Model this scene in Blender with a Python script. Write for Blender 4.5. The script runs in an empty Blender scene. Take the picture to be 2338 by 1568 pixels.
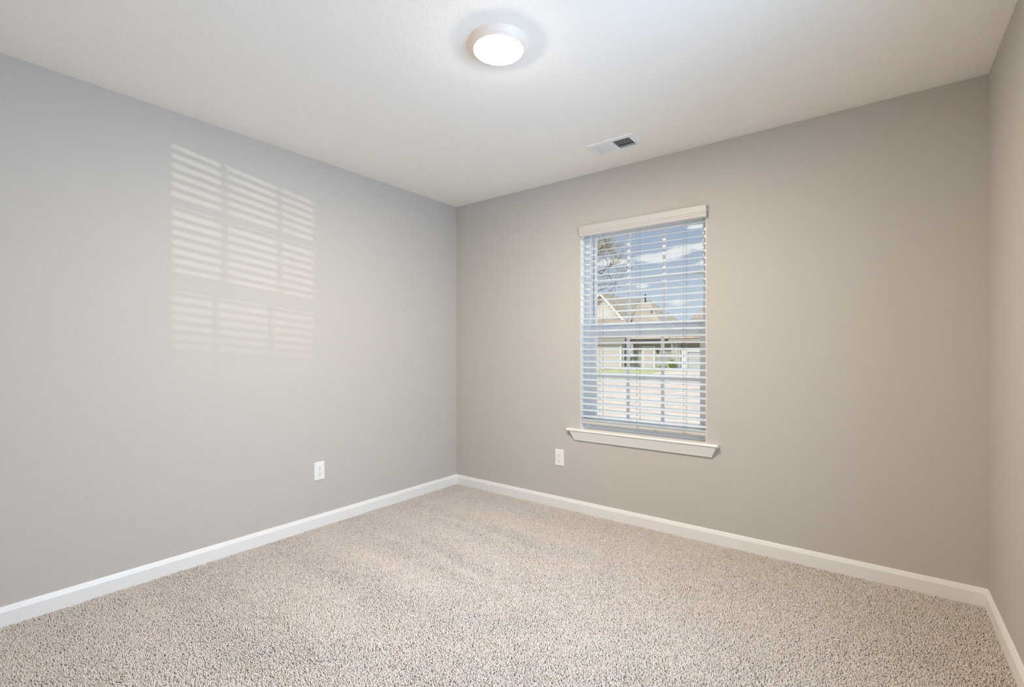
import bpy, bmesh, math, random
import numpy as np
from mathutils import Vector, Matrix
random.seed(7)
S = bpy.context.scene
C = S.collection
R = math.radians

# ------------------------------------------------------------------ camera
YAW = R(37.427)
cam_d = bpy.data.cameras.new('camera')
cam = bpy.data.objects.new('camera', cam_d); C.objects.link(cam)
cam.location = (2.968, -3.069, 1.1735)
cam.rotation_euler = (R(90), 0, YAW)
cam_d.sensor_width = 36.0
cam_d.lens = 36.0 * 1095.0 / 2338.0
cam_d.shift_y = 16.0 / 2338.0
cam_d.clip_start = 0.02; cam_d.clip_end = 500
S.camera = cam

# ------------------------------------------------------------------ exposure
S.view_settings.view_transform = 'Standard'
S.view_settings.look = 'None'
S.view_settings.exposure = 0.0
S.view_settings.gamma = 1.0
S.view_settings.use_curve_mapping = False
S.cycles.use_denoising = True
S.cycles.max_bounces = 16
S.cycles.diffuse_bounces = 10
S.cycles.transparent_max_bounces = 24
S.cycles.sample_clamp_indirect = 4.0
S.cycles.caustics_reflective = False
S.cycles.caustics_refractive = False

# ------------------------------------------------------------------ light levels
LAMP = 490.0                       # radiance of the ceiling lamp's lens
LAMP_COL = (1.0, 0.86, 0.675)
SIDE_W = 72.0                      # added fill in the unseen side window
SIDE_COL = (0.42, 0.66, 1.0)
HALL_W = 4.5  # added fill light behind the camera
HALL_COL = (0.85, 1.0, 1.0)
SUN_E = 3.4
GLINT_W = 8200.0

# ------------------------------------------------------------------ sky
W = bpy.data.worlds.new('sky'); S.world = W; W.use_nodes = True
nt = W.node_tree; N = nt.nodes; L = nt.links; N.clear()
def nd(t, **k):
    n = N.new(t)
    for a, b in k.items(): setattr(n, a, b)
    return n
def wmath(op, a, b=None, clamp=False):
    n = nd('ShaderNodeMath', operation=op); n.use_clamp = clamp
    for i, s in enumerate((a, b)):
        if s is None: continue
        if isinstance(s, (int, float)): n.inputs[i].default_value = s
        else: L.new(s, n.inputs[i])
    return n.outputs[0]
tc = nd('ShaderNodeTexCoord')
sx = nd('ShaderNodeSeparateXYZ'); L.new(tc.outputs['Generated'], sx.inputs[0])
ramp = nd('ShaderNodeValToRGB'); L.new(sx.outputs['Z'], ramp.inputs[0])
cr = ramp.color_ramp
cr.elements[0].position = 0.0; cr.elements[0].color = (0.66, 0.75, 0.85, 1)
cr.elements[1].position = 0.26; cr.elements[1].color = (0.36, 0.435, 0.59, 1)
e = cr.elements.new(0.12); e.color = (0.52, 0.60, 0.72, 1)
e = cr.elements.new(0.19); e.color = (0.41, 0.485, 0.62, 1)
e = cr.elements.new(0.36); e.color = (0.62, 0.80, 1.0, 1)
e = cr.elements.new(0.55); e.color = (0.80, 0.92, 1.0, 1)
boost = nd('ShaderNodeMapRange'); L.new(sx.outputs['Z'], boost.inputs[0])   # unseen high sky brightened to add daylight on blind and room
boost.inputs[1].default_value = 0.30; boost.inputs[2].default_value = 0.62
boost.inputs[3].default_value = 1.0; boost.inputs[4].default_value = 3.4
mp = nd('ShaderNodeMapping'); mp.inputs['Scale'].default_value = (22, 22, 55); mp.inputs['Location'].default_value = (1.3, 0.2, 0.55)
L.new(tc.outputs['Generated'], mp.inputs[0])
no = nd('ShaderNodeTexNoise'); no.inputs['Scale'].default_value = 1.0; no.inputs['Detail'].default_value = 5; no.inputs['Roughness'].default_value = 0.5
L.new(mp.outputs[0], no.inputs[0])
CLOUDS = [(-0.381, 0.1986, 0.0467, 0.0103), (-0.331, 0.2027, 0.0372, 0.0136), (-0.286, 0.2103, 0.0219, 0.0062), (-0.483, 0.1986, 0.036, 0.0079), (-0.409, 0.14, 0.0177, 0.0048), (-0.397, 0.104, 0.0155, 0.0047), (-0.328, 0.1007, 0.0213, 0.0054), (-0.273, 0.178, 0.0232, 0.0061), (-0.294, 0.2506, 0.0222, 0.0036), (-0.204, 0.2181, 0.0448, 0.0168), (-0.654, 0.2612, 0.0749, 0.0196)]
# cumulus banks: soft ellipses over the street (X = dx/dy, Z = dz/dy of the view direction), broken up by noise
cX = wmath('DIVIDE', sx.outputs['X'], wmath('MAXIMUM', sx.outputs['Y'], 0.05))
cZ = wmath('DIVIDE', sx.outputs['Z'], wmath('MAXIMUM', sx.outputs['Y'], 0.05))
tot = None
for X0, Z0, rx, rz in CLOUDS:
    a = wmath('MULTIPLY', wmath('SUBTRACT', cX, X0), 1.0/rx); b = wmath('MULTIPLY', wmath('SUBTRACT', cZ, Z0), 0.8/rz)
    g = wmath('POWER', 2.718, wmath('MULTIPLY', wmath('ADD', wmath('MULTIPLY', a, a), wmath('MULTIPLY', b, b)), -1.0))
    tot = g if tot is None else wmath('MAXIMUM', tot, g)
cl = wmath('ADD', wmath('MULTIPLY', tot, 0.55), no.outputs['Fac'])
cm = nd('ShaderNodeMapRange'); cm.interpolation_type = 'SMOOTHSTEP'; L.new(cl, cm.inputs[0])
cm.inputs[1].default_value = 0.66; cm.inputs[2].default_value = 0.96
mix = nd('ShaderNodeMix', data_type='RGBA'); L.new(cm.outputs[0], mix.inputs[0])
L.new(ramp.outputs[0], mix.inputs[6]); mix.inputs[7].default_value = (0.86, 0.87, 0.90, 1)
bg = nd('ShaderNodeBackground'); L.new(mix.outputs[2], bg.inputs[0]); L.new(boost.outputs[0], bg.inputs[1])
wo = nd('ShaderNodeOutputWorld'); L.new(bg.outputs[0], wo.inputs[0])

# ------------------------------------------------------------------ sun, added fills in the side window and doorway, sun flashing off glass down the street
def light(name, typ, loc, **k):
    d = bpy.data.lights.new(name, typ); o = bpy.data.objects.new(name, d); C.objects.link(o); o.location = loc
    for a, b in k.items(): setattr(d, a, b)
    return o
def aim(o, t):
    o.rotation_euler = (Vector(t) - o.location).to_track_quat('-Z', 'Y').to_euler()
sun = light('sun', 'SUN', (-8, -14, 20), energy=SUN_E, color=(1.0, 0.94, 0.84), angle=R(0.6)); aim(sun, (0, 6, 0))
sw = light('side_fill', 'AREA', (3.64, -1.80, 1.48), energy=SIDE_W, color=SIDE_COL, shape='RECTANGLE', size=1.05, size_y=1.40)
aim(sw, (2.70, -1.80, 1.36)); sw.data.spread = R(170)   # added fill in place of sky light, tipped inwards and down
hall = light('hall_fill', 'AREA', (2.81, -3.30, 1.12), energy=HALL_W, color=HALL_COL, shape='RECTANGLE', size=0.74, size_y=1.80)
aim(hall, (2.66, -2.30, 1.40))          # added fill in the doorway, shines into the room
glint = light('sun_glint', 'SPOT', (15.08, 14.96, -0.12), energy=GLINT_W, color=(1.0, 0.93, 0.84), spot_size=R(9.0), spot_blend=0.9, shadow_soft_size=0.02)
aim(glint, (1.70, 0.1, 2.30))

# ------------------------------------------------------------------ materials
def mat(name, col, rough=0.5, bump=None, noise=None, spec=0.5, metal=0.0, coord='Object'):
    m = bpy.data.materials.new(name); m.use_nodes = True
    t = m.node_tree; b = t.nodes['Principled BSDF']
    b.inputs['Base Color'].default_value = (*col, 1); b.inputs['Roughness'].default_value = rough
    b.inputs['Metallic'].default_value = metal; b.inputs['Specular IOR Level'].default_value = spec
    tcn = t.nodes.new('ShaderNodeTexCoord')
    if noise:                                                    # (scale, other colour, low, high)
        n = t.nodes.new('ShaderNodeTexNoise'); n.inputs['Scale'].default_value = noise[0]; n.inputs['Detail'].default_value = 4
        t.links.new(tcn.outputs[coord], n.inputs[0])
        mr = t.nodes.new('ShaderNodeMapRange'); mr.inputs[1].default_value = noise[2]; mr.inputs[2].default_value = noise[3]
        t.links.new(n.outputs['Fac'], mr.inputs[0])
        x = t.nodes.new('ShaderNodeMix'); x.data_type = 'RGBA'
        x.inputs[6].default_value = (*col, 1); x.inputs[7].default_value = (*noise[1], 1)
        t.links.new(mr.outputs[0], x.inputs[0]); t.links.new(x.outputs[2], b.inputs['Base Color'])
    if bump:                                                     # (scale, strength, distance)
        n = t.nodes.new('ShaderNodeTexNoise'); n.inputs['Scale'].default_value = bump[0]; n.inputs['Detail'].default_value = 3
        t.links.new(tcn.outputs[coord], n.inputs[0])
        u = t.nodes.new('ShaderNodeBump'); u.inputs['Strength'].default_value = bump[1]; u.inputs['Distance'].default_value = bump[2]
        t.links.new(n.outputs['Fac'], u.inputs['Height']); t.links.new(u.outputs[0], b.inputs['Normal'])
    return m
def brick_mat(name, c1, c2, mortar, scale, rough=0.9, bw=0.5, rh=0.25, ms=0.02, map_rot=(0, 0, 0), bias=0.0):
    m = bpy.data.materials.new(name); m.use_nodes = True
    t = m.node_tree; b = t.nodes['Principled BSDF']; b.inputs['Roughness'].default_value = rough; b.inputs['Specular IOR Level'].default_value = 0.2
    tcn = t.nodes.new('ShaderNodeTexCoord'); mpn = t.nodes.new('ShaderNodeMapping'); mpn.inputs['Rotation'].default_value = map_rot
    t.links.new(tcn.outputs['Object'], mpn.inputs[0])
    k = t.nodes.new('ShaderNodeTexBrick'); t.links.new(mpn.outputs[0], k.inputs[0])
    k.inputs['Color1'].default_value = (*c1, 1); k.inputs['Color2'].default_value = (*c2, 1); k.inputs['Mortar'].default_value = (*mortar, 1)
    k.inputs['Scale'].default_value = scale; k.inputs['Brick Width'].default_value = bw; k.inputs['Row Height'].default_value = rh
    k.inputs['Mortar Size'].default_value = ms; k.inputs['Bias'].default_value = bias
    t.links.new(k.outputs['Color'], b.inputs['Base Color'])
    return m
def emit_mat(name, col, strength):
    m = bpy.data.materials.new(name); m.use_nodes = True
    b = m.node_tree.nodes['Principled BSDF']
    b.inputs['Base Color'].default_value = (0.9, 0.9, 0.9, 1); b.inputs['Emission Color'].default_value = (*col, 1)
    b.inputs['Emission Strength'].default_value = strength
    return m
def glass_mat(name):
    m = bpy.data.materials.new(name); m.use_nodes = True
    t = m.node_tree; t.nodes.clear()
    o = t.nodes.new('ShaderNodeOutputMaterial'); x = t.nodes.new('ShaderNodeMixShader')
    a = t.nodes.new('ShaderNodeBsdfTransparent'); a.inputs[0].default_value = (0.97, 0.985, 0.98, 1)
    g = t.nodes.new('ShaderNodeBsdfGlossy'); g.inputs['Roughness'].default_value = 0.02
    f = t.nodes.new('ShaderNodeFresnel'); f.inputs[0].default_value = 1.45
    q = t.nodes.new('ShaderNodeMath'); q.operation = 'MULTIPLY'; q.inputs[1].default_value = 0.6
    t.links.new(f.outputs[0], q.inputs[0]); t.links.new(q.outputs[0], x.inputs[0])
    t.links.new(a.outputs[0], x.inputs[1]); t.links.new(g.outputs[0], x.inputs[2]); t.links.new(x.outputs[0], o.inputs[0])
    return m

M = {}
M['wall'] = mat('greige_wall_paint', (0.540, 0.504, 0.462), 0.85, bump=(260, 0.10, 0.002), spec=0.25)
M['ceiling'] = mat('textured_ceiling_paint', (0.985, 0.95, 0.895), 0.95, bump=(165, 0.42, 0.005), spec=0.1)
M['trim'] = mat('white_trim_paint', (0.84, 0.82, 0.79), 0.40, bump=(30, 0.03, 0.002))
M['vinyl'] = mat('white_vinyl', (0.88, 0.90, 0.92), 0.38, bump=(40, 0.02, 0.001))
M['slat'] = mat('sky_tinted_blind_vinyl', (0.66, 0.70, 0.74), 0.42, bump=(60, 0.03, 0.001))  # white slats, blue of the sky light put into their colour
M['slat'].node_tree.nodes['Principled BSDF'].inputs['Subsurface Weight'].default_value = 0.0
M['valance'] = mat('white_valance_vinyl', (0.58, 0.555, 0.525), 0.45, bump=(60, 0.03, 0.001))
M['cord'] = mat('shaded_cord', (0.34, 0.35, 0.36), 0.8, bump=(900, 0.2, 0.001))  # pale cord darkened, its shadowed look put into the colour
M['dark_cord'] = mat('grey_wand_plastic', (0.10, 0.105, 0.11), 0.3, bump=(100, 0.02, 0.001))
M['glass'] = glass_mat('window_glass')
M['plate'] = mat('white_outlet_plastic', (0.86, 0.85, 0.83), 0.35, bump=(80, 0.01, 0.001))
M['slot'] = mat('dark_outlet_slot', (0.06, 0.055, 0.05), 0.7, bump=(80, 0.01, 0.001))
M['screw'] = mat('painted_screw', (0.72, 0.71, 0.69), 0.4, bump=(80, 0.01, 0.001))
M['vent'] = mat('white_vent_enamel', (0.93, 0.925, 0.92), 0.4, bump=(80, 0.02, 0.001))
M['duct'] = mat('dark_duct_metal', (0.10, 0.10, 0.105), 0.6, bump=(30, 0.05, 0.002))
M['damper'] = mat('grey_damper_metal', (0.30, 0.29, 0.285), 0.5, bump=(30, 0.05, 0.002))
M['lamp_ring'] = mat('cream_lamp_trim_glow', (0.66, 0.62, 0.58), 0.45, bump=(60, 0.01, 0.001))
M['lamp_ring'].node_tree.nodes['Principled BSDF'].inputs['Emission Color'].default_value = (1.0, 0.66, 0.42, 1)   # warm glow of the lamp put into the ring as emission
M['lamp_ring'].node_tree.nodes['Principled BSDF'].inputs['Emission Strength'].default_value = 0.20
M['lens'] = emit_mat('lit_lamp_lens', LAMP_COL, LAMP)
M['backing'] = mat('carpet_backing', (0.36, 0.32, 0.29), 1.0, bump=(300, 0.5, 0.004), spec=0.0)
M['mark'] = mat('brown_scuff', (0.25, 0.13, 0.08), 0.8, bump=(200, 0.1, 0.001))
M['door'] = mat('white_door_paint', (0.80, 0.80, 0.78), 0.45, bump=(30, 0.03, 0.002))
M['siding'] = brick_mat('taupe_lap_siding', (0.364, 0.329, 0.287), (0.385, 0.35, 0.308), (0.28, 0.252, 0.217), 1.0, bw=6.0, rh=0.18, ms=0.012, map_rot=(R(90), 0, 0))
M['cream'] = brick_mat('cream_gable_siding', (0.546, 0.504, 0.448), (0.532, 0.49, 0.434), (0.462, 0.42, 0.371), 1.0, bw=0.3, rh=6.0, ms=0.008, map_rot=(R(90), 0, 0))
M['shingle'] = brick_mat('tan_roof_shingles', (0.231, 0.185, 0.147), (0.287, 0.234, 0.189), (0.154, 0.122, 0.098), 1.0, bw=0.9, rh=0.13, ms=0.012, map_rot=(R(90), 0, 0))
M['shingle_brown'] = brick_mat('brown_roof_shingles', (0.203, 0.158, 0.126), (0.273, 0.217, 0.178), (0.133, 0.105, 0.084), 1.0, bw=0.7, rh=0.17, ms=0.02, map_rot=(R(90), 0, 0))
M['stone'] = brick_mat('stacked_grey_stone', (0.392, 0.371, 0.35), (0.28, 0.259, 0.238), (0.462, 0.441, 0.42), 1.0, bw=0.38, rh=0.14, ms=0.014, map_rot=(R(90), 0, 0))
M['house_trim'] = mat('white_house_trim', (0.56, 0.546, 0.525), 0.6, bump=(8, 0.05, 0.01))
M['fascia'] = mat('taupe_fascia', (0.252, 0.231, 0.203), 0.6, bump=(8, 0.05, 0.01))
M['garage'] = brick_mat('beige_garage_panel', (0.462, 0.42, 0.371), (0.462, 0.42, 0.371), (0.35, 0.315, 0.273), 1.0, bw=20.0, rh=0.53, ms=0.02, map_rot=(R(90), 0, 0))
M['garage_grey'] = brick_mat('grey_garage_panel', (0.406, 0.392, 0.371), (0.406, 0.392, 0.371), (0.322, 0.308, 0.294), 1.0, bw=20.0, rh=0.40, ms=0.02, map_rot=(R(90), 0, 0))
M['front_door'] = mat('brown_front_door', (0.112, 0.07, 0.049), 0.4, bump=(10, 0.1, 0.01))
M['dark_metal'] = mat('dark_metal', (0.035, 0.035, 0.035), 0.4, bump=(10, 0.05, 0.01))
M['concrete'] = mat('pale_pink_concrete', (0.35, 0.287, 0.241), 0.9, noise=(0.9, (0.294, 0.238, 0.196), 0.35, 0.7), bump=(20, 0.2, 0.01), spec=0.2)
M['street'] = mat('weathered_street_concrete', (0.35, 0.276, 0.241), 0.9, noise=(1.6, (0.28, 0.217, 0.185), 0.4, 0.7), bump=(20, 0.2, 0.01), spec=0.2)
M['lawn'] = mat('dry_green_lawn', (0.200, 0.200, 0.105), 1.0, noise=(1.5, (0.30, 0.265, 0.165), 0.35, 0.65), bump=(30, 0.5, 0.03), spec=0.05)
M['bark'] = mat('grey_brown_bark', (0.119, 0.098, 0.077), 0.95, noise=(9, (0.175, 0.147, 0.119), 0.4, 0.6), bump=(25, 0.5, 0.02))
M['leaf_gold'] = mat('golden_autumn_leaf', (0.294, 0.203, 0.049), 0.8, noise=(3, (0.231, 0.21, 0.07), 0.4, 0.6))
M['leaf_green'] = mat('bright_green_leaf', (0.14, 0.224, 0.035), 0.7, noise=(7, (0.238, 0.294, 0.063), 0.4, 0.6))
M['leaf_lime'] = mat('yellow_green_leaf', (0.294, 0.308, 0.112), 0.7, noise=(7, (0.21, 0.252, 0.084), 0.4, 0.6))
M['petal'] = mat('pale_petal', (0.595, 0.574, 0.49), 0.7, noise=(20, (0.56, 0.518, 0.35), 0.4, 0.6))
M['soil'] = mat('mulch', (0.14, 0.098, 0.07), 1.0, noise=(20, (0.084, 0.056, 0.042), 0.4, 0.6))

# carpet yarn: fleck colour varies tuft by tuft
def carpet_mat():
    m = bpy.data.materials.new('greige_carpet_yarn'); m.use_nodes = True
    t = m.node_tree; b = t.nodes['Principled BSDF']; b.inputs['Roughness'].default_value = 0.95; b.inputs['Specular IOR Level'].default_value = 0.05
    a = t.nodes.new('ShaderNodeAttribute'); a.attribute_name = 'fleck'
    r = t.nodes.new('ShaderNodeValToRGB'); k = r.color_ramp
    k.elements[0].position = 0.0; k.elements[0].color = (0.312, 0.268, 0.236, 1)
    k.elements[1].position = 1.0; k.elements[1].color = (0.816, 0.746, 0.691, 1)
    q = k.elements.new(0.18); q.color = (0.614, 0.548, 0.496, 1)
    q = k.elements.new(0.55); q.color = (0.711, 0.642, 0.590, 1)
    t.links.new(a.outputs['Fac'], r.inputs[0]); t.links.new(r.outputs[0], b.inputs['Base Color'])
    return m
M['carpet'] = carpet_mat()

# ------------------------------------------------------------------ mesh helpers
class MB:
    def __init__(s): s.bm = bmesh.new()
    def box(s, a, b, bevel=0.0):
        x0, y0, z0 = a; x1, y1, z1 = b
        v = [s.bm.verts.new(p) for p in ((x0,y0,z0),(x1,y0,z0),(x1,y1,z0),(x0,y1,z0),(x0,y0,z1),(x1,y0,z1),(x1,y1,z1),(x0,y1,z1))]
        f = [s.bm.faces.new([v[i] for i in q]) for q in ((0,3,2,1),(4,5,6,7),(0,1,5,4),(1,2,6,5),(2,3,7,6),(3,0,4,7))]
        if bevel > 0:
            ed = list({e for q in f for e in q.edges})
            bmesh.ops.bevel(s.bm, geom=ed, offset=bevel, segments=2, affect='EDGES', clamp_overlap=True)
        return s
    def face(s, pts): s.bm.faces.new([s.bm.verts.new(p) for p in pts]); return s
    def prism(s, prof, A, B, shrink=None):
        """prof: closed list of 3D points at A-end; B-end = the same points moved by vector B-A (shrink: callable on B pts / A pts)"""
        pa = [Vector(p) for p in prof]; d = Vector(B) - Vector(A)
        pb = [p + d for p in pa]
        if shrink: pa, pb = shrink(pa, pb)
        va = [s.bm.verts.new(p) for p in pa]; vb = [s.bm.verts.new(p) for p in pb]
        n = len(va)
        for i in range(n): s.bm.faces.new((va[i], va[(i+1) % n], vb[(i+1) % n], vb[i]))
        s.bm.faces.new(va[::-1]); s.bm.faces.new(vb)
        return s
    def tube(s, pts, r, seg=6, r2=None):
        pts = [Vector(p) for p in pts]; rings = []
        n = len(pts)
        for i, p in enumerate(pts):
            d = (pts[min(i+1, n-1)] - pts[max(i-1, 0)]).normalized()
            u = d.orthogonal().normalized()
            if i and rings: 
                u = (prev - d * prev.dot(d)).normalized()
            prev = u; w = d.cross(u)
            rr = r if r2 is None else r + (r2 - r) * i / (n - 1)
            rings.append([s.bm.verts.new(p + (u*math.cos(a) + w*math.sin(a)) * rr) for a in [2*math.pi*k/seg for k in range(seg)]])
        for i in range(n-1):
            for k in range(seg):
                s.bm.faces.new((rings[i][k], rings[i][(k+1) % seg], rings[i+1][(k+1) % seg], rings[i+1][k]))
        s.bm.faces.new(rings[0][::-1]); s.bm.faces.new(rings[-1])
        return s
    def lathe(s, prof, center, seg=64):
        cx, cy = center; rings = []
        for r, z in prof:
            if r < 1e-6: rings.append([s.bm.verts.new((cx, cy, z))])
            else: rings.append([s.bm.verts.new((cx + r*math.cos(2*math.pi*k/seg), cy + r*math.sin(2*math.pi*k/seg), z)) for k in range(seg)])
        for a, b in zip(rings, rings[1:]):
            for k in range(seg):
                if len(a) == 1: s.bm.faces.new((a[0], b[(k+1) % seg], b[k]))
                elif len(b) == 1: s.bm.faces.new((a[k], a[(k+1) % seg], b[0]))
                else: s.bm.faces.new((a[k], a[(k+1) % seg], b[(k+1) % seg], b[k]))
        return s
    def build(s, name, m, parent=None, smooth=False, norm=True):
        if norm: bmesh.ops.recalc_face_normals(s.bm, faces=s.bm.faces)
        me = bpy.data.meshes.new(name); s.bm.to_mesh(me); s.bm.free()
        me.materials.append(M[m] if isinstance(m, str) else m)
        if smooth:
            for p in me.polygons: p.use_smooth = True
        o = bpy.data.objects.new(name, me); C.objects.link(o)
        if parent: 
            o.parent = parent                      # geometry is written in room coordinates
            if parent.type == 'EMPTY': o.matrix_parent_inverse = Matrix.Translation(-parent.location)
        return o
def thing(name, loc, label=None, cat=None, group=None, kind=None):
    o = bpy.data.objects.new(name, None); C.objects.link(o); o.location = loc; o.empty_display_size = 0.1
    tag(o, label, cat, group, kind); return o
def tag(o, label=None, cat=None, group=None, kind=None):
    if label: o['label'] = label
    if cat: o['category'] = cat
    if group: o['group'] = group
    if kind: o['kind'] = kind
    return o
def struct(o, label=None, cat=None): return tag(o, label, cat, None, 'structure')

# ------------------------------------------------------------------ room shell
RX, RY, H = 3.366, -3.20, 2.44
T = 0.16
WX0, WX1, WZ0, WZ1 = 1.247, 2.124, 0.585, 2.062        # window opening
SY0, SY1, SZ0, SZ1 = -2.36, -1.24, 0.60, 2.06          # opening of the added side window (right wall)
DX0, DX1, DZ = 2.40, 3.22, 2.04                        # doorway behind the camera
VX0, VX1, VY0, VY1 = 1.556, 1.796, -0.401, -0.270      # vent hole in the ceiling

b = MB(); b.box((-T, RY-T, -0.12), (RX+T, T, -0.013)); struct(b.build('floor', 'backing'), 'room floor under the greige carpet', 'floor')
b = MB()
b.box((-T, RY-T, H), (VX0, T+0.3, H+T)); b.box((VX1, RY-T, H), (RX+T, T+0.3, H+T))
b.box((VX0, RY-T, H), (VX1, VY0, H+T)); b.box((VX0, VY1, H), (VX1, T+0.3, H+T))
struct(b.build('ceiling', 'ceiling'), 'white textured ceiling', 'ceiling')
b = MB(); b.box((-T, RY, -0.013), (0, 0, H)); struct(b.build('wall_left', 'wall'), 'greige left wall with faint sun stripes', 'wall')
b = MB()
TB = 0.262
b.box((-T, 0, -0.013), (WX0, TB, H)); b.box((WX1, 0, -0.013), (RX+T, TB, H))
b.box((WX0, 0, -0.013), (WX1, TB, WZ0)); b.box((WX0, 0, WZ1), (WX1, TB, H))
struct(b.build('wall_back', 'wall'), 'greige wall that holds the window', 'wall')
b = MB()
b.box((RX, RY, -0.013), (RX+T, SY0, H)); b.box((RX, SY1, -0.013), (RX+T, 0, H))
b.box((RX, SY0, -0.013), (RX+T, SY1, SZ0)); b.box((RX, SY0, SZ1), (RX+T, SY1, H))
struct(b.build('wall_right', 'wall'), 'greige wall at the right edge', 'wall')
b = MB()
b.box((-T, RY-T, -0.013), (DX0, RY, H)); b.box((DX1, RY-T, -0.013), (RX+T, RY, H)); b.box((DX0, RY-T, DZ), (DX1, RY, H))
struct(b.build('wall_front', 'wall'), 'wall behind the camera with the doorway', 'wall')
# hall behind the doorway
b = MB()
b.box((1.9, -5.0, -0.12), (3.8, RY-T, -0.013)); b.box((1.9, -5.0, H), (3.8, RY-T, H+0.1))
b.box((1.8, -5.0, -0.013), (1.9, RY-T, H)); b.box((3.8, -5.0, -0.013), (3.9, RY-T, H)); b.box((1.8, -5.1, -0.12), (3.9, -5.0, H+0.1))
struct(b.build('wall_hall', 'wall'), 'hall walls beyond the doorway', 'wall')
b = MB()
for x0, x1, z0, z1 in ((DX0-0.06, DX0, -0.012, DZ+0.06), (DX1, DX1+0.06, -0.012, DZ+0.06), (DX0, DX1, DZ, DZ+0.06)):
    b.box((x0, RY, z0), (x1, RY+0.014, z1))
struct(b.build('trim_1', 'trim'), 'white door casing behind the camera', 'door casing')

# baseboards (profile: x = out from the wall, z)
BP = [(0, -0.012), (0.013, -0.012), (0.013, 0.060), (0.0115, 0.064), (0.006, 0.079), (0.004, 0.082), (0, 0.082)]
def baseboard(name, label, A, B, out, m0, m1):
    """A->B along the wall foot, out = unit vector into the room; m0/m1 = mitre at the ends (1 inner corner)"""
    A = Vector(A); B = Vector(B); out = Vector(out); d = (B - A).normalized(); mb = MB()
    pa = [A + out*o + Vector((0, 0, z)) + d*o*m0 for o, z in BP]
    pb = [B + out*o + Vector((0, 0, z)) - d*o*m1 for o, z in BP]
    va = [mb.bm.verts.new(p) for p in pa]; vb = [mb.bm.verts.new(p) for p in pb]; n = len(va)
    for i in range(n): mb.bm.faces.new((va[i], va[(i+1) % n], vb[(i+1) % n], vb[i]))
    mb.bm.faces.new(va[::-1]); mb.bm.faces.new(vb)
    return struct(mb.build(name, 'trim'), label, 'baseboard')
baseboard('baseboard_left', 'white baseboard along the left wall', (0, RY, 0), (0, 0, 0), (1, 0, 0), 1, 1)
baseboard('baseboard_back', 'white baseboard under the window', (0, 0, 0), (RX, 0, 0), (0, -1, 0), 1, 1)
baseboard('baseboard_right', 'white baseboard along the right wall', (RX, 0, 0), (RX, RY, 0), (-1, 0, 0), 1, 1)
baseboard('baseboard_front', 'white baseboard behind the camera', (DX0-0.06, RY, 0), (0, RY, 0), (0, 1, 0), 0, 1)

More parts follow.
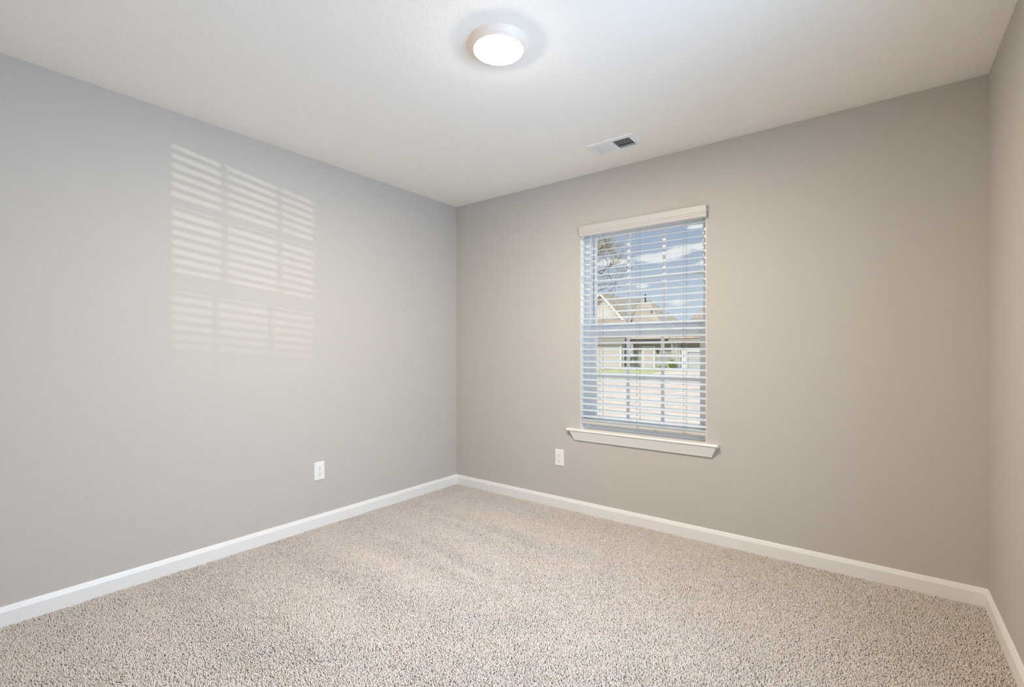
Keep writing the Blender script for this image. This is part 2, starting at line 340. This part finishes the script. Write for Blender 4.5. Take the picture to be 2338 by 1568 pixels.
# ------------------------------------------------------------------ carpet pile
def carpet():
    rng = np.random.default_rng(11)
    sp = 0.0045
    xs = np.arange(0.016, RX-0.014, sp); ys = np.arange(RY+0.004, -0.014, sp)
    gx, gy = np.meshgrid(xs, ys); n = gx.size
    x = gx.ravel() + rng.uniform(-.5, .5, n)*sp; y = gy.ravel() + rng.uniform(-.5, .5, n)*sp
    # slow fields: lean direction drifts over the floor, vacuum passes run out from the left wall
    def field(sc, seed):
        g = np.random.default_rng(seed); f = np.zeros(n)
        for _ in range(9):
            kx, ky = g.normal(0, sc, 2); f += np.sin(kx*x + ky*y + g.uniform(0, 6.28))
        return f / 3.0
    f1 = field(5.0, 1); f2 = field(16.0, 2); f3 = field(45.0, 3)
    warp = y + 0.03*field(3.5, 5) + 0.055*x
    tracks = np.zeros(n)
    for c, w, a, x1 in ((-1.37, .035, 1.0, 1.25), (-1.12, .04, .9, 1.6), (-0.66, .035, .9, 1.5), (-0.86, .05, .5, 1.3), (-1.72, .05, .7, 1.1), (-1.55, .03, .4, .9), (-0.44, .03, .5, 1.6), (-2.1, .05, .5, 1.2)):
        tracks += a*np.exp(-((warp-c)/w)**2) * np.clip((x1+.15-x)/.5, 0, 1) * np.clip((x-.10)/.25, 0, 1)
    tracks += 0.35*np.tanh(3*np.sin(2*np.pi*warp/0.5)) * np.clip((1.7-x)/.5, 0, 1)
    ang = rng.uniform(0, 2*np.pi, n)
    lean = rng.uniform(.25, 1.05, n)
    dx = np.cos(ang)*lean + 0.28*f2 ; dy = np.sin(ang)*lean + 0.24*f1 + 0.95*np.clip(tracks, -1, 1.4)
    ln = rng.uniform(.0088, .0125, n)
    nz = 1.0/np.sqrt(1+dx*dx+dy*dy)
    d = np.stack([dx*nz, dy*nz, nz], 1)
    base = np.stack([x, y, np.full(n, -0.0125)], 1)
    edge = np.clip(np.minimum(np.minimum(x, RX-x), -y)/0.03, .35, 1)[:, None]
    d[:, 0] *= edge[:, 0]; d[:, 1] *= edge[:, 0]
    tip = base + d*ln[:, None]
    h = (0.0125 + 0.0022*np.clip(tracks, -.6, 1.2) + 0.0035*f3*.3 + rng.normal(0, .0016, n))
    tip[:, 2] = -0.0125 + np.clip(h*(0.72+0.28*nz), .006, .0165)
    mid = base*.45 + tip*.55 + np.array([0, 0, .0024])
    side = np.stack([-d[:, 1], d[:, 0], np.zeros(n)], 1)
    side /= np.maximum(np.linalg.norm(side, axis=1), 1e-5)[:, None]
    up = np.cross(d, side)
    r0 = rng.uniform(.0016, .0023, n)[:, None]
    V = np.empty((n, 9, 3), np.float32)
    for k in range(3):
        a = 2*np.pi*k/3 + np.pi/6
        off = side*np.cos(a) + up*np.sin(a)
        V[:, k] = base + off*r0; V[:, 3+k] = mid + off*r0*1.15; V[:, 6+k] = tip + off*r0*.85
    q = []
    for lv in (0, 3):
        for k in range(3): q.append((lv+k, lv+(k+1) % 3, lv+3+(k+1) % 3, lv+3+k))
    q = np.array(q, np.int32)                      # 6 quads
    tri = np.array([6, 7, 8], np.int32)
    offs = (np.arange(n, dtype=np.int32)*9)[:, None, None]
    loops = np.concatenate([(q[None] + offs).reshape(n, 24), (tri[None, None] + offs).reshape(n, 3)], 1).ravel()
    tot = np.tile(np.array([4]*6+[3], np.int32), n); start = np.concatenate([[0], np.cumsum(tot)[:-1]]).astype(np.int32)
    me = bpy.data.meshes.new('carpet')
    me.vertices.add(n*9); me.vertices.foreach_set('co', V.ravel())
    me.loops.add(len(loops)); me.loops.foreach_set('vertex_index', loops)
    me.polygons.add(len(tot)); me.polygons.foreach_set('loop_start', start)
    try: me.polygons.foreach_set('loop_total', tot)
    except Exception: pass
    me.update(calc_edges=True)
    fl = np.clip(rng.beta(2.2, 1.6, n) , 0, 1)
    at = me.attributes.new('fleck', 'FLOAT', 'POINT'); at.data.foreach_set('value', np.repeat(fl, 9).astype(np.float32))
    me.polygons.foreach_set('use_smooth', np.ones(len(tot), bool))
    me.materials.append(M['carpet'])
    o = bpy.data.objects.new('carpet', me); C.objects.link(o)
    tag(o, 'greige cut pile carpet covering the floor', 'carpet', None, 'stuff')
carpet()

# ------------------------------------------------------------------ window in the back wall
win = thing('window_1', ((WX0+WX1)/2, 0.12, WZ0), 'white double hung window with grilles', 'window', None, 'structure')
FY0, FY1 = 0.075, 0.158
b = MB(); g = 0.026
b.box((WX0, FY0, WZ0), (WX0+g, FY1, WZ1)); b.box((WX1-g, FY0, WZ0), (WX1, FY1, WZ1))
b.box((WX0+g, FY0, WZ1-g), (WX1-g, FY1, WZ1)); b.box((WX0+g, FY0, WZ0), (WX1-g, FY1, WZ0+0.035))
b.box((WX0+g, FY0, WZ0+0.035), (WX0+g+.010, FY0+.014, WZ1-g)); b.box((WX1-g-.010, FY0, WZ0+0.035), (WX1-g, FY0+.014, WZ1-g))
b.box((WX0+g, 0.112, WZ0+0.035), (WX0+g+.009, 0.118, WZ1-g)); b.box((WX1-g-.009, 0.112, WZ0+0.035), (WX1-g, 0.118, WZ1-g))
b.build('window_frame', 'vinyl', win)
def sash(name, y0, y1, x0, x1, z0, z1, gx0, gx1, gz0, gz1):
    s = MB(); s.box((x0, y0, z0), (gx0, y1, z1), .002); s.box((gx1, y0, z0), (x1, y1, z1), .002)
    s.box((gx0-.002, y0, z0), (gx1+.002, y1, gz0), .002); s.box((gx0-.002, y0, gz1), (gx1+.002, y1, z1), .002)
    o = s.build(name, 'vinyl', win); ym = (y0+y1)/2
    p = MB(); p.box((gx0-.004, ym-.002, gz0-.004), (gx1+.004, ym+.002, gz1+.004)); p.build('glass_pane', 'glass', o)
    q = MB(); w = (gx1-gx0)/3
    for k in (1, 2): q.box((gx0+w*k-.010, ym-.006, gz0), (gx0+w*k+.010, ym+.006, gz1))
    zm = (gz0+gz1)/2; q.box((gx0, ym-.0055, zm-.010), (gx1, ym+.0055, zm+.010))
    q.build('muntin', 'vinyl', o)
    return o
up = sash('upper_sash', 0.120, 0.150, WX0+g, WX1-g, 1.285, WZ1-g, 1.3036, 2.070, 1.362, 1.998)
lo = sash('lower_sash', 0.082, 0.112, WX0+g+.010, WX1-g-.010, WZ0+.035, 1.345, 1.3245, 2.0625, 0.690, 1.283)
for sxp in (1.52, 1.86):
    q = MB(); q.box((sxp-.030, .084, 1.345), (sxp+.030, .108, 1.353), .002); q.box((sxp-.008, .070, 1.350), (sxp+.022, .084, 1.358), .002)
    q.build('sash_lock', 'vinyl', win)
# painted returns of the opening
b = MB()
b.box((WX0, 0.0, WZ0), (WX0+.003, FY0, WZ1)); b.box((WX1-.003, 0.0, WZ0), (WX1, FY0, WZ1)); b.box((WX0+.003, 0.0, WZ1-.003), (WX1-.003, FY0, WZ1))
b.build('jamb', 'trim', win)
# stool and apron
b = MB()
b.box((WX0+.001, -0.001, WZ0), (WX1-.001, FY0, WZ0+.0185))
sill_prof = [(0.0, .5855), (0.0, .6035), (-.030, .6035), (-.0355, .6015), (-.038, .597), (-.0375, .592), (-.034, .588), (-.029, .5855)]
x0, x1 = 1.1445, 2.1985
b.prism([(x0, y, z) for y, z in sill_prof], (x0, 0, 0), (x1, 0, 0))
o = b.build('window_sill', 'trim', win)
b = MB()
ap = [(0.0, .5855), (-.030, .5855), (-.030, .5805), (-.0285, .578), (-.0125, .528), (-.0115, .5225), (0.0, .5225)]
def ap_end(pa, pb):                     # ends slope inwards towards the bottom with the moulding's projection
    for p in pa: p.x += .030*(.5855-p.z)/.063
    for p in pb: p.x -= .030*(.5855-p.z)/.063
    return pa, pb
b.prism([(1.170, y, z) for y, z in ap], (1.170, 0, 0), (2.188, 0, 0), ap_end)
b.build('apron', 'trim', win)

# added side window (right wall, out of view), made up for the fill light
w2 = thing('added_window', (RX+.1, (SY0+SY1)/2, SZ0), 'added unseen window in the right wall', 'window', None, 'structure')
b = MB()
for y0, y1, z0, z1 in ((SY0, SY0+.04, SZ0, SZ1), (SY1-.04, SY1, SZ0, SZ1), (SY0+.04, SY1-.04, SZ0, SZ0+.04), (SY0+.04, SY1-.04, SZ1-.04, SZ1), (SY0+.04, SY1-.04, 1.31, 1.36)):
    b.box((RX+.08, y0, z0), (RX+.13, y1, z1))
fr = b.build('window_frame', 'vinyl', w2)
b = MB(); b.box((RX+.103, SY0+.04, SZ0+.04), (RX+.107, SY1-.04, SZ1-.04)); b.build('glass_pane', 'glass', w2)
b = MB(); b.box((RX-.035, SY0-.05, SZ0-.001), (RX+.08, SY1+.05, SZ0+.018)); b.build('window_sill', 'trim', w2)

# ------------------------------------------------------------------ blind
bl = thing('window_blind', ((WX0+WX1)/2, 0.03, 2.06), 'white two inch horizontal slat blind hanging open in the window', 'blind')
BX0, BX1 = WX0+.007, WX1-.005
b = MB()
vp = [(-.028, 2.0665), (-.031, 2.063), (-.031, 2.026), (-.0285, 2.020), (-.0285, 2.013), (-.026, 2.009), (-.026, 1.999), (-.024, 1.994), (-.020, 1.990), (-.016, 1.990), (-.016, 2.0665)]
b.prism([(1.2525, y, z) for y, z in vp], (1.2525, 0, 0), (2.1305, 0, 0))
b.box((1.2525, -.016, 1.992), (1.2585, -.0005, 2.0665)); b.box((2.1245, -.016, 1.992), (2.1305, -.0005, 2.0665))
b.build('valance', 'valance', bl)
b = MB(); b.box((2.1305, -.012, 2.030), (2.1345, -.0005, 2.044)); b.build('valance_clip', 'vinyl', bl)
b = MB(); b.box((BX0, .002, 2.006), (BX1, .058, 2.056), .002); b.build('headrail', 'vinyl', bl)
PITCH, TILT, WID = 0.0440, R(14.5), 0.0500
slat_z = [1.976 - PITCH*k for k in range(30)]
def slat_pts(z, tilt, n=6):
    up, lo_ = [], []
    for i in range(n+1):
        u = (i/n-.5)*WID; crown = .0016*(1-(2*i/n-1)**2)
        y = math.cos(tilt)*u; zz = math.sin(tilt)*u
        up.append((.030+y - math.sin(tilt)*(crown+.0014), z+zz+math.cos(tilt)*(crown+.0014)))
        lo_.append((.030+y - math.sin(tilt)*(crown-.0014), z+zz+math.cos(tilt)*(crown-.0014)))
    return up + lo_[::-1]
b = MB()
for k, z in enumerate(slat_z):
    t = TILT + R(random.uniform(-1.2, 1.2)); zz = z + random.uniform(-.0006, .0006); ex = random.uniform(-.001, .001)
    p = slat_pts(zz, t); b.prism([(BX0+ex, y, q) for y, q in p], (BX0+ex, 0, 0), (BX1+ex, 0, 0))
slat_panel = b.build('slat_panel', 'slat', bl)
b = MB()                                               # spare slats resting on the bottom rail
for z in (.6775, .6732, .6689):
    p = slat_pts(z, R(2)); b.prism([(BX0, y, q) for y, q in p], (BX0, 0, 0), (BX1, 0, 0))
b.build('slat_stack', 'slat', bl)
b = MB()
rp = [(.004, .650), (.006, .646), (.054, .646), (.056, .650), (.055, .660), (.050, .6655), (.010, .6655), (.005, .660)]
b.prism([(BX0, y, z) for y, z in rp], (BX0, 0, 0), (BX1, 0, 0))
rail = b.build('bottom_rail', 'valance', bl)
for xm, w in ((1.80, .030), (1.995, .036)):
    q = MB(); q.box((xm-w/2, .0030, .6475), (xm+w/2, .0046, .6495)); o = q.build('scuff', 'mark', rail); o['label'] = 'brown scuff on the rail edge'
for lx in (1.403, 1.678, 1.989):
    b = MB()
    for y in (.0045, .0555): b.tube([(lx-.006, y, 2.01), (lx-.006, y, .652)], .0007, 5)
    for z in slat_z: b.tube([(lx-.006, .0045, z-.010), (lx-.006, .0555, z+.0065)], .0006, 4)
    lad = b.build('ladder_cord', 'cord', bl)
    b = MB(); b.tube([(lx+.008, .030, 2.01), (lx+.008, .030, .652)], .0008, 5); b.build('lift_cord', 'cord', bl)
    for z in slat_z[14:]:
        b = MB(); b.tube([(lx-.004, .0035, z-.0062), (lx-.001, .006, z-.0042)], .0017, 6); b.build('cord_knot', 'cord', lad)
b = MB(); b.tube([(1.684, .001, .668), (1.690, -.003, .655), (1.694, -.002, .643), (1.697, .001, .637)], .0012, 6)
b.tube([(1.684, .001, .668), (1.680, -.002, .661), (1.676, .0, .655)], .0010, 6); b.build('cord_tail', 'cord', bl)
b = MB(); b.tube([(1.990, .001, .668), (1.990, -.003, .655), (1.988, -.002, .648)], .0012, 6); b.build('cord_tail', 'cord', bl)
b = MB(); b.tube([(1.358, -.009, 1.99), (1.3585, -.010, 1.430)], .0022, 8); b.tube([(1.3585, -.010, 1.432), (1.3585, -.010, 1.425)], .003, 8)
o = b.build('tilt_wand', 'dark_cord', bl); o['label'] = 'thin dark tilt wand'

# ------------------------------------------------------------------ wall outlets
def outlet(loc, rotz, label):
    """built facing -Y at the wall plane y=0, centre at loc"""
    o = thing('wall_outlet', loc, label, 'outlet', 'duplex wall outlets')
    def part(mb, nm, m, par=o):
        q = mb.build(nm, m); q.parent = par; return q
    b = MB(); w, h = .0375, .0605
    outer = [(-w, -h), (w, -h), (w, h), (-w, h)]
    va = [b.bm.verts.new((x, 0, z)) for x, z in outer]; vb = [b.bm.verts.new((x*.985, -.0035, z*.99)) for x, z in outer]
    vc = [b.bm.verts.new((x*.90, -.006, z*.935)) for x, z in outer]
    for A, B_ in ((va, vb), (vb, vc)):
        for i in range(4): b.bm.faces.new((A[i], A[(i+1) % 4], B_[(i+1) % 4], B_[i]))
    b.bm.faces.new(vc); b.bm.faces.new(va[::-1]); part(b, 'cover_plate', 'plate')
    for zc in (.0195, -.0195):
        b = MB(); pts = []
        for i in range(32):
            a = 2*math.pi*i/32; x = .0172*math.cos(a); z = max(-.0125, min(.0125, .0172*math.sin(a))); pts.append((x, -.0055, zc+z))
        b.prism(pts, (0, 0, 0), (0, -.0022, 0)); rc = part(b, 'receptacle', 'plate')
        b = MB()
        b.box((-.0076, -.0081, zc+.0005), (-.0054, -.0076, zc+.0085)); b.box((.0054, -.0081, zc+.0015), (.0076, -.0076, zc+.008))
        part(b, 'slot', 'slot', rc)
        b = MB(); b.prism([(.0028*math.cos(a), -.0076, zc-.0065+.0028*math.sin(a)) for a in [2*math.pi*i/14 for i in range(14)]], (0, 0, 0), (0, -.0005, 0))
        part(b, 'ground_hole', 'slot', rc)
    b = MB(); b.prism([(.003*math.cos(a), -.0055, .003*math.sin(a)) for a in [2*math.pi*i/14 for i in range(14)]], (0, 0, 0), (0, -.0012, 0)); part(b, 'screw', 'screw')
    o.rotation_euler = (0, 0, rotz)
outlet((1.0675, 0, .372), 0, 'cream-white duplex outlet on the back wall below the window sill')
outlet((0, -1.3085, .370), R(90), 'bright white duplex outlet low on the left wall')

# ------------------------------------------------------------------ ceiling vent
vt = thing('ceiling_vent', ((VX0+VX1)/2, (VY0+VY1)/2, H), 'white rectangular air register in the ceiling near the window', 'vent')
b = MB(); A0, A1, B0, B1 = 1.526, 1.825, -.4315, -.2405
def slope_ring(b, x0, x1, y0, y1, X0, X1, Y0, Y1, z0, z1):
    o_ = [b.bm.verts.new(p) for p in ((x0, y0, z0), (x1, y0, z0), (x1, y1, z0), (x0, y1, z0))]
    i_ = [b.bm.verts.new(p) for p in ((X0, Y0, z1), (X1, Y0, z1), (X1, Y1, z1), (X0, Y1, z1))]
    for k in range(4): b.bm.faces.new((o_[k], o_[(k+1) % 4], i_[(k+1) % 4], i_[k]))
slope_ring(b, A0, A1, B0, B1, A0+.004, A1-.004, B0+.004, B1-.004, H-.0005, H-.006)
slope_ring(b, A0+.004, A1-.004, B0+.004, B1-.004, VX0+.003, VX1-.003, VY0+.003, VY1-.003, H-.006, H-.0065)
slope_ring(b, VX0+.003, VX1-.003, VY0+.003, VY1-.003, VX0+.003, VX1-.003, VY0+.003, VY1-.003, H-.0065, H+.012)
XM = 1.672
b.box((XM-.004, VY0+.003, H-.0066), (XM+.004, VY1-.003, H+.010))
b.build('vent_frame', 'vent', vt)
def louvers(xa, xb, n, sgn, nm):
    b = MB(); p = (xb-xa)/n
    for k in range(n):
        xc = xa + p*(k+.5); L2 = .0085
        a = Vector((math.cos(R(45))*sgn, 0, -math.sin(R(45)))); nn = Vector((math.sin(R(45))*sgn, 0, math.cos(R(45))))
        c = Vector((xc, 0, H-.0005))
        q = [c - a*L2 - nn*.0005, c + a*L2 - nn*.0005, c + a*L2 + nn*.0005, c - a*L2 + nn*.0005]
        b.prism([(v.x, VY0+.004, v.z) for v in q], (0, VY0+.004, 0), (0, VY1-.004, 0))
    return b.build(nm, 'vent', vt)
louvers(VX0+.006, XM-.004, 10, -1, 'louver_bank'); louvers(XM+.004, VX1-.005, 9, 1, 'louver_bank')
b = MB()
b.box((VX0+.002, VY0+.002, H+.10), (VX1-.002, VY1-.002, H+.104))
for q in (((VX0+.0005, VY0+.0005, H+.012), (VX0+.0025, VY1-.0005, H+.104)), ((VX1-.0025, VY0+.0005, H+.012), (VX1-.0005, VY1-.0005, H+.104)), ((VX0+.0025, VY0+.0005, H+.012), (VX1-.0025, VY0+.0025, H+.104)), ((VX0+.0025, VY1-.0025, H+.012), (VX1-.0025, VY1-.0005, H+.104))): b.box(*q)
b.build('duct_box', 'duct', vt)
b = MB()
for k in range(4): b.box((VX0+.006, VY0+.012+.030*k, H+.020), (VX1-.006, VY0+.034+.030*k, H+.0215))
b.build('damper', 'damper', vt)
b = MB(); b.box((1.8005, -.352, H-.0125), (1.8025, -.325, H-.0062)); b.build('damper_lever', 'vent', vt)
for sxp, syp in ((1.541, -.330), (1.811, -.336)):
    b = MB(); b.lathe([(0, H-.0078), (.0022, H-.0076), (.003, H-.0062)], (sxp, syp), 12); b.build('screw', 'screw', vt)

# ------------------------------------------------------------------ ceiling lamp
LX, LY = 1.722, -1.533
lp = thing('ceiling_light', (LX, LY, H), 'round white flush mount ceiling light, switched on', 'ceiling light')
b = MB()
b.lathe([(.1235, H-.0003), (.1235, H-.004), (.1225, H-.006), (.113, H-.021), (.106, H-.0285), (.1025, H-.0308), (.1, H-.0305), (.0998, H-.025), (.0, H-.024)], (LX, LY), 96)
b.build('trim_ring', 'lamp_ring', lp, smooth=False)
b = MB(); b.lathe([(.0998, H-.0303), (.0993, H-.0321), (.0945, H-.0338), (.085, H-.0354), (.06, H-.0367), (.03, H-.0374), (0, H-.0376)], (LX, LY), 96)
b.build('lens', 'lens', lp, smooth=True)['label'] = 'glowing white lens'

# ------------------------------------------------------------------ outside: ground
GZ = -0.53
def slab(name, poly, z0, z1, m, label, cat, kind='structure'):
    b = MB(); b.prism([(x, y, z0) for x, y in poly], (0, 0, z0), (0, 0, z1)); return tag(b.build(name, m), label, cat, None, kind)
slab('ground', [(-60, .5), (30, .5), (30, 24.2), (-60, 24.2)], GZ-.2, GZ-.02, 'street', 'weathered pale concrete street outside', 'street')
slab('lawn', [(-60, 24.2), (30, 24.2), (30, 75), (-60, 75)], GZ-.2, GZ-.03, 'lawn', 'patchy green lawn before the houses', 'lawn')
slab('driveway', [(-20.5, 24.2), (-16.6, 24.2), (-15.9, 31.0), (-17.2, 38.75), (-21.8, 38.75)], GZ-.1, GZ, 'concrete', 'beige driveway before the left garage', 'driveway')
slab('driveway', [(-8.9, 24.2), (-3.0, 24.2), (-6.5, 38.75), (-11.0, 38.75), (-11.0, 34.5)], GZ-.1, GZ, 'concrete', 'beige driveway before the grey garage', 'driveway')

# ------------------------------------------------------------------ outside: houses
hA = thing('house', (-16, 39, GZ), 'tan roofed house with a cream gable across the street', 'house', 'houses across the street')
b = MB(); b.box((-21.8, 38.8, GZ), (-15.9, 41.0, 2.1)); b.box((-21.8, 41.0, GZ), (-11.9, 50, 2.2)); b.box((-15.9, 39.6, GZ), (-11.62, 41.0, 2.2))
b.build('wall', 'siding', hA)
b = MB(); b.prism([(-21.69, 41.0, 4.27), (-16.95, 41.0, 4.27), (-19.32, 41.0, 6.85)], (0, 41, 0), (0, 41.25, 0)); b.prism([(-21.8, 41.02, 2.1), (-16.9, 41.02, 2.1), (-16.9, 41.02, 4.3), (-21.8, 41.02, 4.3)], (0, 41.02, 0), (0, 41.25, 0))
b.build('gable_wall', 'cream', hA)
b = MB()                                                # front pent roof, gable roof behind it, hipped main roof
def plate(b, pts, th=.10):
    p = [Vector(q) for q in pts]; n = (p[1]-p[0]).cross(p[2]-p[0]).normalized()
    if n.z < 0: n = -n
    top = [b.bm.verts.new(q+n*th) for q in p]; bot = [b.bm.verts.new(q) for q in p]; k = len(p)
    for i in range(k): b.bm.faces.new((bot[i], bot[(i+1) % k], top[(i+1) % k], top[i]))
    b.bm.faces.new(top); b.bm.faces.new(bot[::-1])
plate(b, [(-22.2, 38.3, 2.32), (-15.6, 38.3, 2.32), (-16.6, 41.1, 4.50), (-21.9, 41.1, 4.50)])
plate(b, [(-19.32, 40.55, 6.85), (-16.75, 40.55, 4.06), (-15.3, 46.0, 4.06), (-17.0, 47.0, 6.60), (-19.32, 49.0, 6.85)])
plate(b, [(-19.32, 40.55, 6.85), (-21.89, 40.55, 4.06), (-21.89, 49, 4.06), (-19.32, 49, 6.85)])
ex0, ex1, ey0, ey1, ez = -22.3, -11.75, 38.9, 51.0, 2.15
pk = (-16.15, 45.6, 6.42); pl = (-19.5, 45.6, 6.42)
plate(b, [(-17.0, ey0, ez), (ex1, ey0, ez), pk, (-17.0, 45.6, 6.42)]); plate(b, [(ex1, ey0, ez), (ex1, ey1, ez), pk])
plate(b, [(ex1, ey1, ez), (ex0, ey1, ez), pl, pk]); 
b.build('roof', 'shingle', hA)
b = MB()
for sg in (1, -1):
    x1 = -19.32 + sg*2.62
    b.prism([(-19.32, 40.50, 7.02), (-19.32, 40.50, 6.74), (x1, 40.50, 3.88), (x1, 40.50, 4.16)], (0, 40.5, 0), (0, 40.56, 0))
b.build('rake_board', 'house_trim', hA)
b = MB()
for sg in (1, -1):
    x1 = -19.32 + sg*2.50
    b.prism([(-19.32, 40.56, 6.80), (-19.32, 40.56, 6.74), (x1, 40.56, 4.02), (x1, 40.56, 4.08)], (0, 40.56, 0), (0, 41.0, 0))
b.build('soffit', 'house_trim', hA)
b = MB(); b.box((-22.2, 38.22, 2.0), (-15.6, 38.34, 2.34)); b.build('gutter', 'fascia', hA)
b = MB(); b.box((-15.30, 38.85, 1.86), (-11.62, 38.97, 2.16)); b.build('porch_gutter', 'dark_metal', hA)
b = MB(); b.box((-22.1, 38.34, 2.0), (-15.7, 38.8, 2.05)); b.box((-15.4, 38.97, 1.78), (-11.62, 39.6, 1.86)); b.build('eave_soffit', 'house_trim', hA)
gd = MB(); gd.box((-21.6, 38.72, GZ), (-16.3, 38.80, 1.66)); gdo = gd.build('garage_door', 'garage', hA)
b = MB(); b.box((-16.3, 38.68, GZ), (-16.12, 38.80, 1.80)); b.box((-21.8, 38.68, 1.66), (-16.3, 38.80, 1.80)); b.build('garage_casing', 'house_trim', gdo)
b = MB(); b.box((-15.56, 38.95, GZ), (-15.10, 39.40, 1.80)); b.build('stone_column', 'stone', hA)
b = MB(); b.box((-14.5, 39.52, GZ), (-13.2, 39.60, 1.60)); fd = b.build('door_frame', 'house_trim', hA)
b = MB(); b.box((-14.25, 39.49, GZ), (-13.45, 39.53, 1.50)); b.build('front_door', 'garage', hA)
b = MB(); b.box((-13.05, 39.45, .95), (-12.95, 39.60, 1.25)); b.build('porch_lamp', 'dark_metal', hA)
b = MB(); b.tube([(-16.35, 45.0, 6.2), (-16.35, 45.0, 7.05)], .07, 8); b.build('vent_pipe', 'dark_metal', hA)
b = MB(); b.tube([(-14.9, 43.0, 4.4), (-14.9, 43.0, 5.35)], .05, 8); b.build('vent_pipe', 'dark_metal', hA)

hB = thing('house', (-8, 42, GZ), 'second house with a grey garage door at the right of the view', 'house', 'houses across the street')
b = MB(); b.box((-11.44, 39.0, GZ), (4, 50, 2.1)); b.build('wall', 'siding', hB)
b = MB(); b.box((-11.48, 38.75, GZ), (-10.66, 39.05, 1.95)); b.build('stone_pier', 'stone', hB)
b = MB(); b.box((-10.1, 38.86, GZ), (-5.4, 39.0, 1.05)); gdo = b.build('garage_door', 'garage_grey', hB)
b = MB(); b.box((-10.62, 38.80, GZ), (-10.1, 39.0, 1.40)); b.box((-10.1, 38.80, 1.05), (-5.2, 39.0, 1.40)); b.build('garage_casing', 'house_trim', gdo)
b = MB()
plate(b, [(-11.50, 38.3, 2.12), (4.4, 38.3, 2.12), (1.0, 44.2, 6.39), (-8.9, 44.2, 6.39)]); plate(b, [(-11.50, 38.3, 2.12), (-11.50, 50.5, 2.12), (-8.9, 44.2, 6.39)])
plate(b, [(-11.50, 50.5, 2.12), (4.4, 50.5, 2.12), (1.0, 44.2, 6.39), (-8.9, 44.2, 6.39)]); plate(b, [(4.4, 38.3, 2.12), (4.4, 50.5, 2.12), (1.0, 44.2, 6.39)])
b.build('roof', 'shingle_brown', hB)
b = MB(); b.box((-11.55, 38.22, 1.88), (4.4, 38.34, 2.16)); b.build('gutter', 'fascia', hB)
b = MB(); b.tube([(-10.95, 38.3, 1.9), (-10.95, 38.6, 1.65), (-10.95, 38.72, 1.5), (-10.95, 38.72, GZ)], .045, 6); b.build('downspout', 'house_trim', hB)

# ------------------------------------------------------------------ outside: planting
def leaves(mb, pts, size, rnd):
    for p in pts:
        a = Vector((rnd.gauss(0, 1), rnd.gauss(0, 1), rnd.gauss(0, 1))).normalized(); c = a.orthogonal().normalized(); w = size*rnd.uniform(.6, 1.2)
        p = Vector(p); mid = p + a*w*.5
        mb.face([p, mid + c*w*.3, p + a*w, mid - c*w*.3])
def bush(name, label, cat, x, y, z0, rx, h, m, n, size, flower=0):
    o = thing(name, (x, y, z0), label, cat); rnd = random.Random(len(label))
    b = MB()
    for k in range(7):
        a = rnd.uniform(0, 6.28); b.tube([(x, y, z0), (x+.3*rx*math.cos(a), y+.3*rx*math.sin(a), z0+h*.4), (x+.7*rx*math.cos(a), y+.7*rx*math.sin(a), z0+h*.8)], .014, 5, .006)
    b.build('stem', 'bark', o)
    b = MB(); pts = []
    while len(pts) < n:
        v = Vector((rnd.uniform(-1, 1), rnd.uniform(-1, 1), rnd.uniform(-1, 1)))
        if .35 < v.length < 1: pts.append((x+v.x*rx, y+v.y*rx, z0+h*.52+v.z*h*.48))
    leaves(b, pts, size, rnd); b.build('foliage', m, o, norm=False)
    if flower:
        b = MB()
        for p in rnd.sample(pts, flower): leaves(b, [p]*3, size*1.1, rnd)
        b.build('blossom', 'petal', o, norm=False)
bush('shrub', 'round bright green shrub by the stone pier', 'shrub', -11.25, 38.35, GZ, .30, .95, 'leaf_green', 900, .10)
bush('flowering_shrub', 'pale blossomed yellow green shrub at the stone column', 'shrub', -15.30, 38.62, GZ+.35, .26, 1.15, 'leaf_lime', 420, .11, 40)
bush('ground_shrub', 'low dark green planting at the foot of the shrub', 'shrub', -12.15, 38.3, GZ, .55, .38, 'leaf_green', 500, .09)

def tree():
    rnd = random.Random(21); base = Vector((-9.75, 20.2, GZ))
    o = thing('tree', base, 'tree with sparse golden leaves at the left of the view', 'tree')
    twigs = []; tips = []
    b = MB()
    b.tube([base, base+Vector((.05, .02, 1.8)), base+Vector((-.05, .05, 3.8)), base+Vector((.08, .0, 6.2)), base+Vector((.05, .0, 8.2))], .16, 10, .05)
    b.build('trunk', 'bark', o)
    b = MB()
    def grow(p, d, ln, r, lv):
        pts = [p]; q = p.copy(); dd = d.copy()
        for k in range(4):
            dd = (dd + Vector((rnd.gauss(0, .22), rnd.gauss(0, .22), rnd.gauss(.03, .2)))).normalized(); q = q + dd*ln/4; pts.append(q.copy())
        b.tube(pts, r, 5, r*.45)
        if lv >= 2: tips.extend(pts[1:])
        if lv < 3:
            for k in range(rnd.randint(3, 4)):
                i = rnd.randint(1, 4); nd_ = (dd + Vector((rnd.gauss(0, .8), rnd.gauss(0, .8), rnd.gauss(.05, .6)))).normalized()
                grow(pts[i], nd_, ln*rnd.uniform(.45, .65), r*.5, lv+1)
    for k in range(26):
        z = 4.7 + 3.3*k/25; a = k*2.4; 
        grow(base+Vector((.02, 0, z)), Vector((math.cos(a), math.sin(a), rnd.uniform(.1, .55))).normalized(), rnd.uniform(1.5, 2.3), .028, 1)
    b.build('branches', 'bark', o)
    b = MB(); pts = []
    for p in tips:
        if rnd.random() < .9:
            for _ in range(rnd.randint(2, 5)): pts.append(p + Vector((rnd.gauss(0, .07), rnd.gauss(0, .07), rnd.gauss(0, .07))))
    leaves(b, pts, .075, rnd); b.build('foliage', 'leaf_gold', o, norm=False)
tree()
